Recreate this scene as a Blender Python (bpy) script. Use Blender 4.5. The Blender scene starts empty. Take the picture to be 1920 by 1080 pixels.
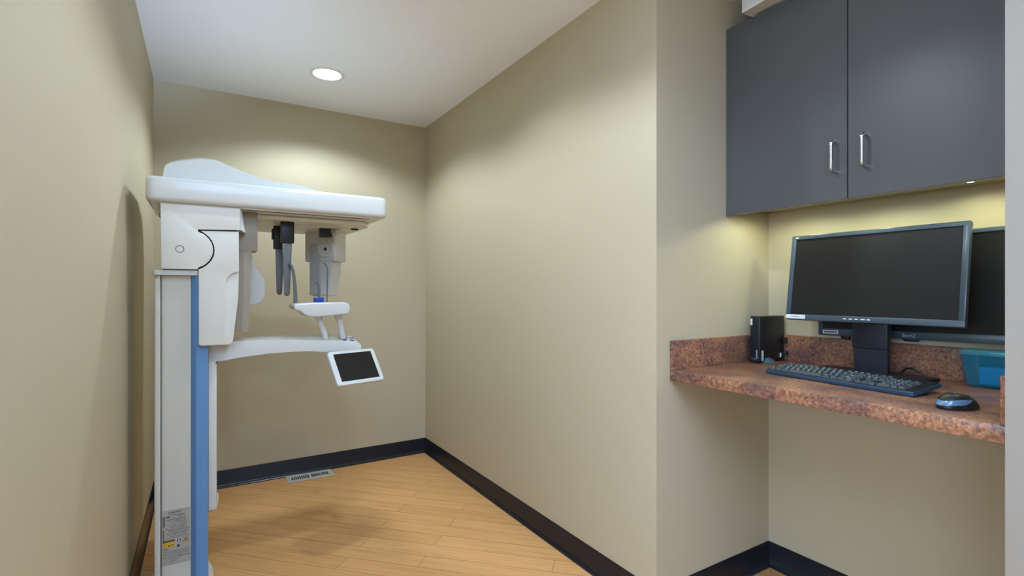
import bpy, bmesh, math, random
from mathutils import Vector, Matrix
random.seed(7)
R = math.radians
scene = bpy.context.scene
COL = scene.collection

# ------------------------------------------------------------------ materials
def mat(name, color=(.8,.8,.8), rough=.5, metal=0, spec=.5, emit=None, estr=0, coat=0, trans=0, ior=1.45):
    m = bpy.data.materials.new(name); m.use_nodes = True
    b = m.node_tree.nodes['Principled BSDF']
    b.inputs['Base Color'].default_value = (*color, 1)
    b.inputs['Roughness'].default_value = rough
    b.inputs['Metallic'].default_value = metal
    b.inputs['Specular IOR Level'].default_value = spec
    b.inputs['Coat Weight'].default_value = coat
    b.inputs['Coat Roughness'].default_value = .08
    b.inputs['Transmission Weight'].default_value = trans
    b.inputs['IOR'].default_value = ior
    if emit:
        b.inputs['Emission Color'].default_value = (*emit, 1)
        b.inputs['Emission Strength'].default_value = estr
    return m

def srgb(r, g, b):
    f = lambda v: (v/255/12.92 if v/255 <= .04045 else ((v/255+.055)/1.055)**2.4)
    return (f(r), f(g), f(b))

def nodes(m): return m.node_tree.nodes, m.node_tree.links, m.node_tree.nodes['Principled BSDF']

def wall_paint(name, color, bump=.06):
    m = mat(name, color, .55, spec=.35)
    N, L, b = nodes(m)
    tc = N.new('ShaderNodeTexCoord')
    n = N.new('ShaderNodeTexNoise'); n.inputs['Scale'].default_value = 260; n.inputs['Detail'].default_value = 3
    L.new(tc.outputs['Object'], n.inputs['Vector'])
    bp = N.new('ShaderNodeBump'); bp.inputs['Strength'].default_value = bump; bp.inputs['Distance'].default_value = .002
    L.new(n.outputs['Fac'], bp.inputs['Height']); L.new(bp.outputs['Normal'], b.inputs['Normal'])
    return m

def noisy(m, c1, c2, scale, detail=4, stretch=(1,1,1), lo=.35, hi=.65):
    N, L, b = nodes(m)
    tc = N.new('ShaderNodeTexCoord'); mp = N.new('ShaderNodeMapping'); mp.inputs['Scale'].default_value = stretch
    n = N.new('ShaderNodeTexNoise'); n.inputs['Scale'].default_value = scale; n.inputs['Detail'].default_value = detail
    cr = N.new('ShaderNodeValToRGB')
    cr.color_ramp.elements[0].position = lo; cr.color_ramp.elements[0].color = (*c1, 1)
    cr.color_ramp.elements[1].position = hi; cr.color_ramp.elements[1].color = (*c2, 1)
    L.new(tc.outputs['Object'], mp.inputs['Vector']); L.new(mp.outputs['Vector'], n.inputs['Vector'])
    L.new(n.outputs['Fac'], cr.inputs['Fac']); L.new(cr.outputs['Color'], b.inputs['Base Color'])
    return m

M = {}
M['wall'] = wall_paint('beige_wall_paint', srgb(187,175,147))
M['wall2'] = wall_paint('beige_wall_paint_dimmed', srgb(146,137,125))  # same paint as the beige walls; pier's strong light offset in this darker colour
M['ceil'] = wall_paint('white_ceiling_paint', srgb(243,246,255), .03)
M['base'] = mat('dark_vinyl_base', (.008,.009,.014), .26, spec=.5)
M['white'] = noisy(mat('white_plastic', (.8,.8,.8), .22, coat=.3), (.63,.65,.635), (.65,.67,.655), 3)
M['cream'] = noisy(mat('cream_painted_metal', (.7,.69,.65), .4), (.56,.55,.485), (.59,.58,.51), 3)
M['white2'] = noisy(mat('off_white_plastic', (.7,.7,.7), .35), (.69,.69,.635), (.71,.71,.655), 3)
M['taupe'] = noisy(mat('taupe_plastic', (.4,.36,.3), .45), (.30,.265,.21), (.33,.29,.235), 3)
M['blue'] = noisy(mat('blue_trim', (.1,.25,.5), .4), (.115,.265,.50), (.125,.28,.52), 2)
M['black'] = noisy(mat('black_plastic', (.012,.012,.013), .4), (.010,.010,.011), (.015,.015,.016), 8)
M['gap'] = mat('dark_gap', (.01,.012,.013), .6)
M['steel'] = noisy(mat('brushed_steel', (.3,.31,.32), .5, metal=.5), (.11,.11,.105), (.17,.17,.165), 60, 3, (8,8,.3))
M['greyblue'] = mat('grey_blue_plastic', (.14,.17,.19), .4)
M['rod'] = mat('grey_metal_rod', (.13,.135,.13), .4)
M['deepblue'] = mat('deep_blue_plastic', (.01,.05,.35), .35)
M['clear'] = mat('clear_grey_plastic', (.45,.46,.45), .3)
M['label'] = noisy(mat('label_paper', (.4,.38,.34), .6), (.36,.34,.30), (.40,.38,.34), 20)
M['ink'] = mat('label_ink', (.03,.03,.03), .6)
M['ink2'] = mat('label_ink_grey', (.13,.12,.11), .6)
M['yellow'] = mat('label_yellow', (.55,.36,.03), .6)
M['paperwhite'] = mat('label_white', (.7,.72,.74), .5)
M['screen'] = mat('dark_screen', (.012,.0115,.011), .35, spec=.3)
M['bezel'] = noisy(mat('blue_black_bezel', (.03,.04,.05), .28), (.045,.066,.088), (.055,.08,.105), 5)
M['neck'] = noisy(mat('navy_black_plastic', (.012,.014,.02), .45), (.010,.012,.020), (.014,.016,.026), 5)
M['key'] = mat('keycap_black', (.045,.060,.071), .16, spec=.9)
M['legend'] = mat('key_legend', (.6,.68,.72), .5)
M['kbody'] = mat('keyboard_blue_black', (.008,.011,.016), .35)
M['kedge'] = mat('keyboard_blue_edge', (.022,.05,.085), .3)
M['mblue'] = mat('mouse_steel_blue', (.10,.19,.29), .2, coat=.5)
M['chrome'] = mat('satin_nickel', (.62,.64,.66), .22, metal=1)
M['carton'] = noisy(mat('white_carton', (.6,.6,.58), .6), (.60,.59,.57), (.64,.63,.61), 6)
M['tub'] = mat('teal_translucent', (.012,.20,.31), .10); M['tub'].node_tree.nodes['Principled BSDF'].inputs['Alpha'].default_value = .34
M['tubfill'] = mat('bright_blue_pack', (.01,.36,1.0), .4)
M['tublid'] = mat('teal_lid', (.06,.33,.45), .15); M['tublid'].node_tree.nodes['Principled BSDF'].inputs['Alpha'].default_value = .6
M['teal'] = mat('teal_grey', (.05,.10,.12), .4)
M['lens'] = mat('lamp_lens', (1,1,1), .4, emit=(.95,1,1.02), estr=5)
M['trim'] = mat('white_trim_ring', (.75,.75,.75), .4)
M['puck'] = mat('puck_lens', (1,1,.9), .4, emit=(1,.97,.75), estr=14)
M['grey'] = noisy(mat('register_grey', (.4,.39,.36), .45, metal=.1), (.50,.47,.42), (.58,.55,.50), 30)
M['clr_blue'] = mat('button_blue', (.01,.04,.32), .35)

# cabinet laminate
M['cab'] = mat('slate_cabinet_laminate', srgb(72,74,78), .33, spec=.8)
noisy(M['cab'], srgb(74,75,75), srgb(80,81,82), 1.6, 3)
M['cabin'] = mat('cabinet_underside', srgb(150,146,120), .6)

# countertop laminate
m = mat('red_brown_stone_laminate', (.2,.1,.07), .3, spec=.5); M['stone'] = m
N, L, b = nodes(m)
tc = N.new('ShaderNodeTexCoord')
n1 = N.new('ShaderNodeTexNoise'); n1.inputs['Scale'].default_value = 105; n1.inputs['Detail'].default_value = 8; n1.inputs['Roughness'].default_value = .72; n1.inputs['Distortion'].default_value = .45
n2 = N.new('ShaderNodeTexNoise'); n2.inputs['Scale'].default_value = 8; n2.inputs['Detail'].default_value = 4
n3 = N.new('ShaderNodeTexNoise'); n3.inputs['Scale'].default_value = 190; n3.inputs['Detail'].default_value = 2
for n in (n1, n2, n3): L.new(tc.outputs['Object'], n.inputs['Vector'])
cr = N.new('ShaderNodeValToRGB'); E_ = cr.color_ramp.elements
E_[0].position = .30; E_[0].color = (.055,.030,.026,1)
E_[1].position = .74; E_[1].color = (.52,.33,.225,1)
e = E_.new(.43); e.color = (.165,.088,.064,1)
e = E_.new(.55); e.color = (.30,.165,.105,1)
L.new(n1.outputs['Fac'], cr.inputs['Fac'])
cr2 = N.new('ShaderNodeValToRGB')
cr2.color_ramp.elements[0].position = .38; cr2.color_ramp.elements[0].color = (.62,.59,.72,1)
cr2.color_ramp.elements[1].position = .62; cr2.color_ramp.elements[1].color = (1.25,1.05,.85,1)
L.new(n2.outputs['Fac'], cr2.inputs['Fac'])
mx = N.new('ShaderNodeMix'); mx.data_type = 'RGBA'; mx.blend_type = 'MULTIPLY'; mx.inputs[0].default_value = 1
L.new(cr.outputs['Color'], mx.inputs[6]); L.new(cr2.outputs['Color'], mx.inputs[7])
cr3 = N.new('ShaderNodeValToRGB')
cr3.color_ramp.elements[0].position = .68; cr3.color_ramp.elements[0].color = (0,0,0,1)
cr3.color_ramp.elements[1].position = .76; cr3.color_ramp.elements[1].color = (.16,.12,.10,1)
L.new(n3.outputs['Fac'], cr3.inputs['Fac'])
ad = N.new('ShaderNodeMix'); ad.data_type = 'RGBA'; ad.blend_type = 'ADD'; ad.inputs[0].default_value = 1
L.new(mx.outputs[2], ad.inputs[6]); L.new(cr3.outputs['Color'], ad.inputs[7])
L.new(ad.outputs[2], b.inputs['Base Color'])

# diagonal plank floor
m = mat('honey_bamboo_planks', (.5,.3,.12), .36, spec=.4); M['floor'] = m
N, L, b = nodes(m)
tc = N.new('ShaderNodeTexCoord')
mp = N.new('ShaderNodeMapping'); mp.inputs['Rotation'].default_value = (0, 0, R(45)); L.new(tc.outputs['Object'], mp.inputs['Vector'])
br = N.new('ShaderNodeTexBrick'); br.offset = .37; br.offset_frequency = 2; br.squash = 1
for k, v in (('Scale', 1.0), ('Mortar Size', .0011), ('Mortar Smooth', .1), ('Bias', 0), ('Brick Width', .92), ('Row Height', .098)): br.inputs[k].default_value = v
br.inputs['Color1'].default_value = (*srgb(217,164,106), 1)
br.inputs['Color2'].default_value = (*srgb(208,156,97), 1)
br.inputs['Mortar'].default_value = (*srgb(132,88,44), 1)
L.new(mp.outputs['Vector'], br.inputs['Vector'])
mp2 = N.new('ShaderNodeMapping'); mp2.inputs['Scale'].default_value = (1.3, 26, 1); L.new(mp.outputs['Vector'], mp2.inputs['Vector'])
g = N.new('ShaderNodeTexNoise'); g.inputs['Scale'].default_value = 2.2; g.inputs['Detail'].default_value = 6; g.inputs['Roughness'].default_value = .65; g.inputs['Distortion'].default_value = .4
L.new(mp2.outputs['Vector'], g.inputs['Vector'])
gr = N.new('ShaderNodeValToRGB')
gr.color_ramp.elements[0].position = .30; gr.color_ramp.elements[0].color = (.78,.73,.65,1)
gr.color_ramp.elements[1].position = .52; gr.color_ramp.elements[1].color = (1.04,1.04,1.04,1)
L.new(g.outputs['Fac'], gr.inputs['Fac'])
mx = N.new('ShaderNodeMix'); mx.data_type = 'RGBA'; mx.blend_type = 'MULTIPLY'; mx.inputs[0].default_value = .8
L.new(br.outputs['Color'], mx.inputs[6]); L.new(gr.outputs['Color'], mx.inputs[7])
L.new(mx.outputs[2], b.inputs['Base Color'])

# ------------------------------------------------------------------ mesh helpers
def new(): return bmesh.new()

def add_box(bm, x0, x1, y0, y1, z0, z1, bev=0, seg=2):
    r = bmesh.ops.create_cube(bm, size=1)
    vs = r['verts']
    for v in vs:
        v.co = Vector(((x0+x1)/2 + v.co.x*(x1-x0), (y0+y1)/2 + v.co.y*(y1-y0), (z0+z1)/2 + v.co.z*(z1-z0)))
    if bev > 0:
        es = list({e for v in vs for e in v.link_edges})
        bmesh.ops.bevel(bm, geom=es, offset=bev, segments=seg, profile=.5, affect='EDGES')
    return bm

def rounded(pts, r, n=5):
    """round the corners of a closed 2D polygon; r a number or a list per corner"""
    out = []; k = len(pts)
    for i in range(k):
        p = Vector(pts[i]).to_2d() if len(pts[i]) == 3 else Vector(pts[i])
        a = Vector(pts[i-1]); c = Vector(pts[(i+1) % k])
        rr = r[i] if isinstance(r, (list, tuple)) else r
        if rr <= 0: out.append(tuple(p)); continue
        da = (a-p); dc = (c-p); la, lc = da.length, dc.length
        da.normalize(); dc.normalize()
        ang = da.angle(dc)
        t = min(rr/math.tan(ang/2), la*.49, lc*.49)
        p0 = p + da*t; p1 = p + dc*t
        for j in range(n+1):
            s = j/n
            q = p0*(1-s)**2 + p*2*s*(1-s) + p1*s*s
            out.append(tuple(q))
    return out

def prism(bm, pts, a0, a1, axis='z', bev=0, seg=2, both=True):
    """extrude a 2D outline: axis z -> (x,y), y -> (x,z), x -> (y,z)"""
    def co(p, a):
        return Vector((p[0], p[1], a)) if axis == 'z' else Vector((p[0], a, p[1])) if axis == 'y' else Vector((a, p[0], p[1]))
    v0 = [bm.verts.new(co(p, a0)) for p in pts]; v1 = [bm.verts.new(co(p, a1)) for p in pts]
    n = len(pts); fs = []
    f0 = bm.faces.new(v0); f1 = bm.faces.new(list(reversed(v1)))
    for i in range(n):
        j = (i+1) % n
        fs.append(bm.faces.new((v0[j], v0[i], v1[i], v1[j])))
    bmesh.ops.recalc_face_normals(bm, faces=[f0, f1]+fs)
    if bev > 0:
        es = list(f0.edges) + (list(f1.edges) if both else [])
        bmesh.ops.bevel(bm, geom=es, offset=bev, segments=seg, profile=.5, affect='EDGES', clamp_overlap=True)
    return bm

def tube(bm, path, rad, n=10, cap=True):
    pts = [Vector(p) for p in path]; rings = []
    up = Vector((0, 0, 1))
    for i, p in enumerate(pts):
        t = (pts[min(i+1, len(pts)-1)] - pts[max(i-1, 0)]).normalized()
        ref = up if abs(t.dot(up)) < .95 else Vector((1, 0, 0))
        u = t.cross(ref).normalized(); w = t.cross(u).normalized()
        rr = rad[i] if isinstance(rad, (list, tuple)) else rad
        rings.append([bm.verts.new(p + (u*math.cos(2*math.pi*k/n) + w*math.sin(2*math.pi*k/n))*rr) for k in range(n)])
    for i in range(len(rings)-1):
        for k in range(n):
            j = (k+1) % n
            bm.faces.new((rings[i][k], rings[i][j], rings[i+1][j], rings[i+1][k]))
    if cap:
        bm.faces.new(list(reversed(rings[0]))); bm.faces.new(rings[-1])
    bmesh.ops.recalc_face_normals(bm, faces=bm.faces)
    return bm

def smooth_path(pts, n=8):
    P = [Vector(p) for p in pts]; out = []
    for i in range(len(P)-1):
        p0 = P[max(i-1, 0)]; p1 = P[i]; p2 = P[i+1]; p3 = P[min(i+2, len(P)-1)]
        for k in range(n):
            t = k/n
            out.append(.5*((2*p1) + (p2-p0)*t + (2*p0-5*p1+4*p2-p3)*t*t + (3*p1-p0-3*p2+p3)*t**3))
    out.append(P[-1]); return out

def lathe(bm, prof, c, n=40, axis='z'):
    """prof: list of (radius, height) about the axis through c"""
    rings = []
    for r, hh in prof:
        ring = []
        for k in range(n):
            a = 2*math.pi*k/n
            if axis == 'z': v = Vector((c[0]+r*math.cos(a), c[1]+r*math.sin(a), c[2]+hh))
            elif axis == 'y': v = Vector((c[0]+r*math.cos(a), c[1]+hh, c[2]+r*math.sin(a)))
            else: v = Vector((c[0]+hh, c[1]+r*math.cos(a), c[2]+r*math.sin(a)))
            ring.append(bm.verts.new(v))
        rings.append(ring)
    for i in range(len(rings)-1):
        for k in range(n):
            j = (k+1) % n
            bm.faces.new((rings[i][k], rings[i][j], rings[i+1][j], rings[i+1][k]))
    bm.faces.new(rings[0]); bm.faces.new(list(reversed(rings[-1])))
    bmesh.ops.recalc_face_normals(bm, faces=bm.faces)
    return bm

def loft(bm, rings, caps=True):
    vs = [[bm.verts.new(Vector(p)) for p in r] for r in rings]; n = len(vs[0])
    for i in range(len(vs)-1):
        for k in range(n):
            j = (k+1) % n
            bm.faces.new((vs[i][k], vs[i][j], vs[i+1][j], vs[i+1][k]))
    if caps:
        bm.faces.new(list(reversed(vs[0]))); bm.faces.new(vs[-1])
    bmesh.ops.recalc_face_normals(bm, faces=bm.faces)
    return bm

def xform(bm, mtx):
    bmesh.ops.transform(bm, matrix=mtx, verts=bm.verts); return bm

def origin_of(o):
    v = Vector((0, 0, 0))
    while o is not None:
        v = v + o.location; o = o.parent
    return v

def obj(name, bm, material, parent=None, world=True, loc=None, ang=32):
    """one bmesh -> one mesh object; world=True: coordinates are world ones and are moved into the parent's frame"""
    me = bpy.data.meshes.new(name)
    off = Vector((0, 0, 0))
    if parent is not None and world: off = origin_of(parent)
    if loc is not None and parent is None: off = Vector(loc)
    if off.length > 0: bmesh.ops.translate(bm, verts=bm.verts, vec=-off)
    bm.to_mesh(me); bm.free()
    for p in me.polygons: p.use_smooth = True
    try: me.set_sharp_from_angle(angle=R(ang))
    except Exception: pass
    mats = material if isinstance(material, (list, tuple)) else [material]
    for mm in mats: me.materials.append(mm)
    o = bpy.data.objects.new(name, me); COL.objects.link(o)
    if parent is not None: o.parent = parent
    if loc is not None: o.location = loc
    return o

def thing(name, label, cat, loc=(0,0,0), rot=(0,0,0), group=None):
    o = bpy.data.objects.new(name, None); COL.objects.link(o)
    o.empty_display_size = .05
    o.location = loc; o.rotation_euler = rot
    o['label'] = label; o['category'] = cat
    if group: o['group'] = group
    return o

def struct(name, bm, material, loc=None):
    o = obj(name, bm, material, loc=loc); o['kind'] = 'structure'; return o

def text_bm(bm, txt, size, mtx, depth=.0004, align='CENTER', mi=0):
    c = bpy.data.curves.new('t', 'FONT'); c.body = txt; c.size = size; c.extrude = depth/2
    c.align_x = align; c.align_y = 'CENTER'; c.resolution_u = 2
    o = bpy.data.objects.new('t', c); COL.objects.link(o)
    dg = bpy.context.evaluated_depsgraph_get()
    me = bpy.data.meshes.new_from_object(o.evaluated_get(dg))
    me.transform(mtx)
    n0 = len(bm.faces)
    bm.from_mesh(me)
    bm.faces.ensure_lookup_table()
    for f in bm.faces[n0:]: f.material_index = mi
    bpy.data.objects.remove(o); bpy.data.curves.remove(c); bpy.data.meshes.remove(me)
    return bm

def frame_m(o, x, y):
    """matrix whose local x,y run along the given world vectors, origin o"""
    x = Vector(x).normalized(); y = Vector(y).normalized(); z = x.cross(y)
    return Matrix(((x.x, y.x, z.x, o[0]), (x.y, y.y, z.y, o[1]), (x.z, y.z, z.z, o[2]), (0, 0, 0, 1)))

# ------------------------------------------------------------------ room shell
H = 2.44
XL, XR, YB = -.243, 1.43, 3.58          # nook: left wall, right wall, back wall
AX, AY0, AY1 = 2.136, .36, 1.31         # alcove: back, pier side, far side

struct('floor', add_box(new(), -2.8, 2.4, -2.8, 3.8, -.06, 0), M['floor'])
struct('ceiling', add_box(new(), -2.8, 2.4, -2.8, 3.8, H, H+.06), M['ceil'])
struct('wall_left', add_box(new(), XL-.12, XL, .72, YB, 0, H), M['wall'])
struct('wall_back', add_box(new(), XL-.12, XR+.12, YB, YB+.12, 0, H), M['wall'])
struct('wall_right', prism(new(), [(XR,AY1),(XR+.12,AY1+.12),(XR+.12,YB),(XR,YB)], 0, H), M['wall'])
struct('wall_alcove_side', prism(new(), [(XR,AY1),(AX+.12,AY1),(AX+.12,AY1+.12),(XR+.12,AY1+.12)], 0, H), M['wall'])
struct('wall_alcove_back', add_box(new(), AX, AX+.12, AY0, AY1, 0, H), M['wall'])
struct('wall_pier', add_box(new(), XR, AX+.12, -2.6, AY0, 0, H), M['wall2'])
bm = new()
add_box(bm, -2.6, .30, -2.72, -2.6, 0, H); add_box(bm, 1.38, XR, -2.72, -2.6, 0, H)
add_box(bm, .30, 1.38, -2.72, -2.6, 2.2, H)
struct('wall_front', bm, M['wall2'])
bm = new()
for x0, x1, z0, z1 in ((.30,1.38,0,.10),(.30,1.38,2.14,2.2),(.30,.37,.10,2.14),(1.31,1.38,.10,2.14),(.30,1.38,1.0,1.06)):
    add_box(bm, x0, x1, -2.70, -2.62, z0, z1, .004)
struct('added_door_1', bm, M['trim'])  # unseen glazed opening, made up to let light in from behind the camera
struct('wall_side', add_box(new(), -2.6, XL-.12, .72, .84, 0, H), M['wall'])
# far left wall; its unseen window opening is added to bring in cool light
bm = new()
add_box(bm, -2.72, -2.6, -2.6, -1.9, 0, H); add_box(bm, -2.72, -2.6, .3, .84, 0, H)
add_box(bm, -2.72, -2.6, -1.9, .3, 0, .9); add_box(bm, -2.72, -2.6, -1.9, .3, 2.1, H)
struct('wall_far_left', bm, M['wall'])
bm = new()
for y0, y1, z0, z1 in ((-1.9,.3,.9,.96),(-1.9,.3,2.04,2.1),(-1.9,-1.84,.96,2.04),(.24,.3,.96,2.04),(-.83,-.77,.96,2.04)):
    add_box(bm, -2.70, -2.62, y0, y1, z0, z1, .004)
struct('added_window_1', bm, M['trim'])

def baseboard(name, p0, p1, nrm, hgt=.108):
    """vinyl cove base along p0-p1 with a toe at the foot; nrm points into the room"""
    a, b_ = Vector(p0), Vector(p1); n = Vector(nrm)
    prof = [(0,0),(.016,0),(.0165,.006),(.009,.013),(.005,.022),(.004,hgt-.004),(.0025,hgt),(0,hgt)]
    d = (b_-a).normalized()
    rings = []
    for p in (a, b_):
        rings.append([(p.x+n.x*t, p.y+n.y*t, z) for t, z in prof])
    struct(name, loft(new(), rings), M['base'])
baseboard('baseboard_back', (XL,YB), (XR,YB), (0,-1))
baseboard('baseboard_right', (XR,YB), (XR,AY1), (-1,0))
baseboard('baseboard_left', (XL,.72), (XL,YB), (1,0))
baseboard('baseboard_alcove_side', (XR,AY1), (AX,AY1), (0,-1))
baseboard('baseboard_alcove_back', (AX,AY1), (AX,AY0), (-1,0))
baseboard('baseboard_pier', (XR,AY0), (XR,-2.6), (-1,0))

# ------------------------------------------------------------------ recessed ceiling lights
def downlight(x, y, label, power, color=(.83,1.0,1.15), size=144, blend=.40):
    t = thing('recessed_light', label, 'ceiling light', (x, y, H))
    bm = new(); lathe(bm, [(.071,-.001),(.080,-.0065),(.092,-.004),(.095,-.0005),(.095,0),(.071,0)], (x,y,H), 48)
    # open ring: drop the two cap faces
    for f in [f for f in bm.faces if len(f.verts) > 4]: bm.faces.remove(f)
    obj('trim_ring', bm, M['trim'], t)
    bm = new(); lathe(bm, [(.070,-.0045),(.071,-.002),(.071,-.0002)], (x,y,H), 48)
    obj('lens', bm, M['lens'], t)
    ld = bpy.data.lights.new('downlight', 'SPOT'); ld.energy = power; ld.spot_size = R(size); ld.spot_blend = blend
    ld.shadow_soft_size = .042; ld.color = color
    lo = bpy.data.objects.new('downlight', ld); COL.objects.link(lo); lo.location = (x, y, H-.012)
    return t
LC = (.74, 1.0, 1.26)
PW = 38.5; UPW = 300
downlight(.60, 2.98, 'round white recessed ceiling light glowing above the x-ray machine', PW*1.6)
downlight(.655, 1.95, 'round recessed ceiling light nearer the doorway, just above the frame', PW)
downlight(.60, 1.06, 'round recessed ceiling light in front of the desk alcove', PW)
downlight(1.02, -.45, 'round recessed ceiling light beside the alcove pier', PW*.4)
downlight(-.66, -.15, 'round recessed ceiling light past the left wall end', PW*.6)

def area(name, loc, rot, sx, sy, power, color):
    ld = bpy.data.lights.new(name, 'AREA'); ld.shape = 'RECTANGLE'; ld.size = sx; ld.size_y = sy; ld.energy = power; ld.color = color
    lo = bpy.data.objects.new(name, ld); COL.objects.link(lo); lo.location = loc; lo.rotation_euler = rot
area('added_window_fill', (-2.75, -.8, 1.5), (0, R(-90), 0), 1.1, 2.1, 70, (.74,.97,1.30))  # cool fill lamp outside the made-up window, brightens alcove and pier

# added ceiling fill: an unseen uplight shaped as a torchiere behind the camera
t = thing('added_floor_lamp', 'added ceiling uplight shaped as a tall floor lamp, unseen behind the view', 'lamp', (-.10, -.95, 0))
bm = new(); lathe(bm, [(.13,.001),(.13,.015),(.03,.025),(.012,.03)], (-.10,-.95,0), 32); obj('base', bm, M['trim'], t)
bm = new(); tube(bm, [(-.10,-.95,.026),(-.10,-.95,1.52)], .011, 12); obj('pole', bm, M['trim'], t)
bm = new(); lathe(bm, [(.015,1.52),(.08,1.55),(.14,1.62),(.15,1.66),(.146,1.66),(.135,1.62),(.075,1.557),(.012,1.53)], (-.10,-.95,0), 40); obj('bowl', bm, M['trim'], t)
ld = bpy.data.lights.new('added_uplight', 'SPOT'); ld.energy = UPW; ld.spot_size = R(176); ld.spot_blend = .1; ld.shadow_soft_size = .10; ld.color = (.66,.96,1.44)
lo = bpy.data.objects.new('added_uplight', ld); COL.objects.link(lo); lo.location = (-.10, -.95, 1.70); lo.rotation_euler = Vector((-.47,-.05,.9)).to_track_quat('-Z', 'Y').to_euler()

# ------------------------------------------------------------------ floor register
vx0, vx1, vy0, vy1 = .458, .738, 3.436, 3.562
t = thing('floor_register', 'grey metal slotted floor vent by the back wall baseboard', 'floor vent', ((vx0+vx1)/2, (vy0+vy1)/2, 0))
bm = new()
add_box(bm, vx0, vx1, vy0, vy0+.034, .001, .006, .002); add_box(bm, vx0, vx1, vy1-.030, vy1, .001, .006, .002)
add_box(bm, vx0, vx0+.028, vy0+.03, vy1-.028, .001, .006); add_box(bm, vx1-.028, vx1, vy0+.03, vy1-.028, .001, .006)
add_box(bm, (vx0+vx1)/2-.008, (vx0+vx1)/2+.008, vy0+.03, vy1-.028, .001, .006)
for g0, g1 in ((vx0+.028, (vx0+vx1)/2-.008), ((vx0+vx1)/2+.008, vx1-.028)):
    for k in range(1, 9):
        x = g0 + (g1-g0)*k/9
        add_box(bm, x-.0022, x+.0022, vy0+.03, vy1-.028, .0015, .0055)
obj('grille', bm, M['grey'], t)
obj('duct_opening', add_box(new(), vx0+.026, vx1-.026, vy0+.032, vy1-.03, .0003, .0012), M['gap'], t)

# ------------------------------------------------------------------ dental x-ray machine
XM = thing('dental_xray_machine', 'tall white and blue panoramic dental x-ray machine against the left wall', 'x-ray machine', (-.07, 2.46, 0))
W = M['white']
# foot, column
bm = new()
foot = []
for k in range(48):
    a = 2*math.pi*k/48; ca, sa = math.cos(a), math.sin(a)
    foot.append((-.076 + .114*math.copysign(abs(ca)**.6, ca), 2.46 + .19*math.copysign(abs(sa)**.75, sa)))
prism(bm, foot, 0.001, .03, 'z', .008, 3)
obj('foot_plate', bm, M['white2'], XM)
bm = new(); prism(bm, rounded([(-.137,2.362),(-.0395,2.362),(-.0395,2.58),(-.137,2.58)], [.012,.002,.01,.01]), .03, 1.272)
column = obj('column', bm, M['cream'], XM)
bm = new(); prism(bm, rounded([(-.158,2.354),(-.1385,2.354),(-.1385,2.58),(-.158,2.58)], [.007,.005,.004,.004]), .03, 1.272)
obj('side_rail', bm, M['cream'], XM)
bm = new(); prism(bm, [(-.039,2.366),(-.022,2.348),(.0185,2.350),(.0195,2.355),(.0195,2.57),(-.039,2.57)], .03, 1.276)
obj('blue_trim_strip', bm, M['blue'], XM)
bm = new(); prism(bm, rounded([(-.164,2.338),(-.018,2.338),(-.018,2.58),(-.164,2.58)], [.02,.003,.01,.01]), 1.2735, 1.294, 'z', .006, 3)
obj('column_cap', bm, W, XM)
bm = new(); prism(bm, rounded([(.0205,2.42),(.050,2.42),(.050,2.60),(.0205,2.60)], [.002,.008,.01,.002]), .308, .99, 'z', .004)
obj('rear_carriage_panel', bm, M['white2'], XM)
bm = new(); tube(bm, smooth_path([(.0525,2.44,.37),(.0535,2.44,.34),(.051,2.44,.322),(.044,2.44,.308),(.034,2.44,.300),(.0195,2.44,.298)]), .0028, 8)
obj('cable_guard', bm, W, XM)
# rating label on the column
lb = obj('rating_label', add_box(new(), -.1325, -.0415, 2.3606, 2.3618, .150, .362), M['label'], XM)
lb['label'] = 'grey printed rating label with hazard symbols'
bm = new(); F = frame_m((0,2.3604,0), (1,0,0), (0,0,1))
def dash(x0, x1, z, hgt, mi=0):
    n0 = len(bm.faces); add_box(bm, x0, x1, 2.3600, 2.3607, z-hgt/2, z+hgt/2)
    bm.faces.ensure_lookup_table()
    for f in bm.faces[n0:]: f.material_index = mi
def words(x0, x1, z, hgt, mi=1, gap=.0012):
    x = x0
    while x < x1:
        w = random.uniform(.002, .007); dash(x, min(x+w, x1), z, hgt*random.uniform(.7, 1.1), mi); x += w+gap
words(-.114, -.070, .3525, .0032, 0); words(-.114, -.088, .345, .002)
dash(-.122, -.108, .336, .0035, 0); words(-.092, -.060, .341, .002, 0); words(-.080, -.060, .3355, .002, 0)
for i, z in enumerate((.326,.3205,.3145,.3085,.301,.295,.289,.283,.277,.271,.265,.259,.2535)):
    words(-.120 + .006*(i % 3), -.046 - .010*random.random(), z, .0017, 0 if i in (0, 7, 9) else 1)
dash(-.131, -.1245, .320, .040, 1); dash(-.131, -.127, .262, .05, 1)
for z in (.216-.004*k for k in range(0)): pass
words(-.130, -.046, .203, .0015); words(-.130, -.046, .198, .0015); words(-.130, -.046, .193, .0015); words(-.130, -.046, .188, .0015)
dash(-.132, -.042, .1795, .0012, 0)
words(-.110, -.076, .170, .0017); words(-.110, -.084, .163, .0017)
text_bm(bm, 'CE', .011, frame_m((-.123,2.3603,.2115), (1,0,0), (0,0,1)), mi=0)
pt = obj('printed_text', bm, [M['ink'], M['ink2']], lb)
bm = new(); add_box(bm, -.131, -.092, 2.3600, 2.3607, .2185, .241); obj('warning_patch', bm, M['yellow'], lb)
bm = new(); add_box(bm, -.131, -.093, 2.3599, 2.3607, .2405, .246); words_z = .235
add_box(bm, -.127, -.124, 2.3597, 2.3601, .224, .227); add_box(bm, -.114, -.108, 2.3597, 2.3601, .223, .227); add_box(bm, -.104, -.097, 2.3597, 2.3601, .226, .2285)
obj('warning_patch_header', bm, M['ink'], lb)
bm = new(); lathe(bm, [(.0085,0),(.0085,-.0008)], (-.079,2.3606,.239), 24, 'y'); obj('manual_symbol', bm, M['paperwhite'], lb)
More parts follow.
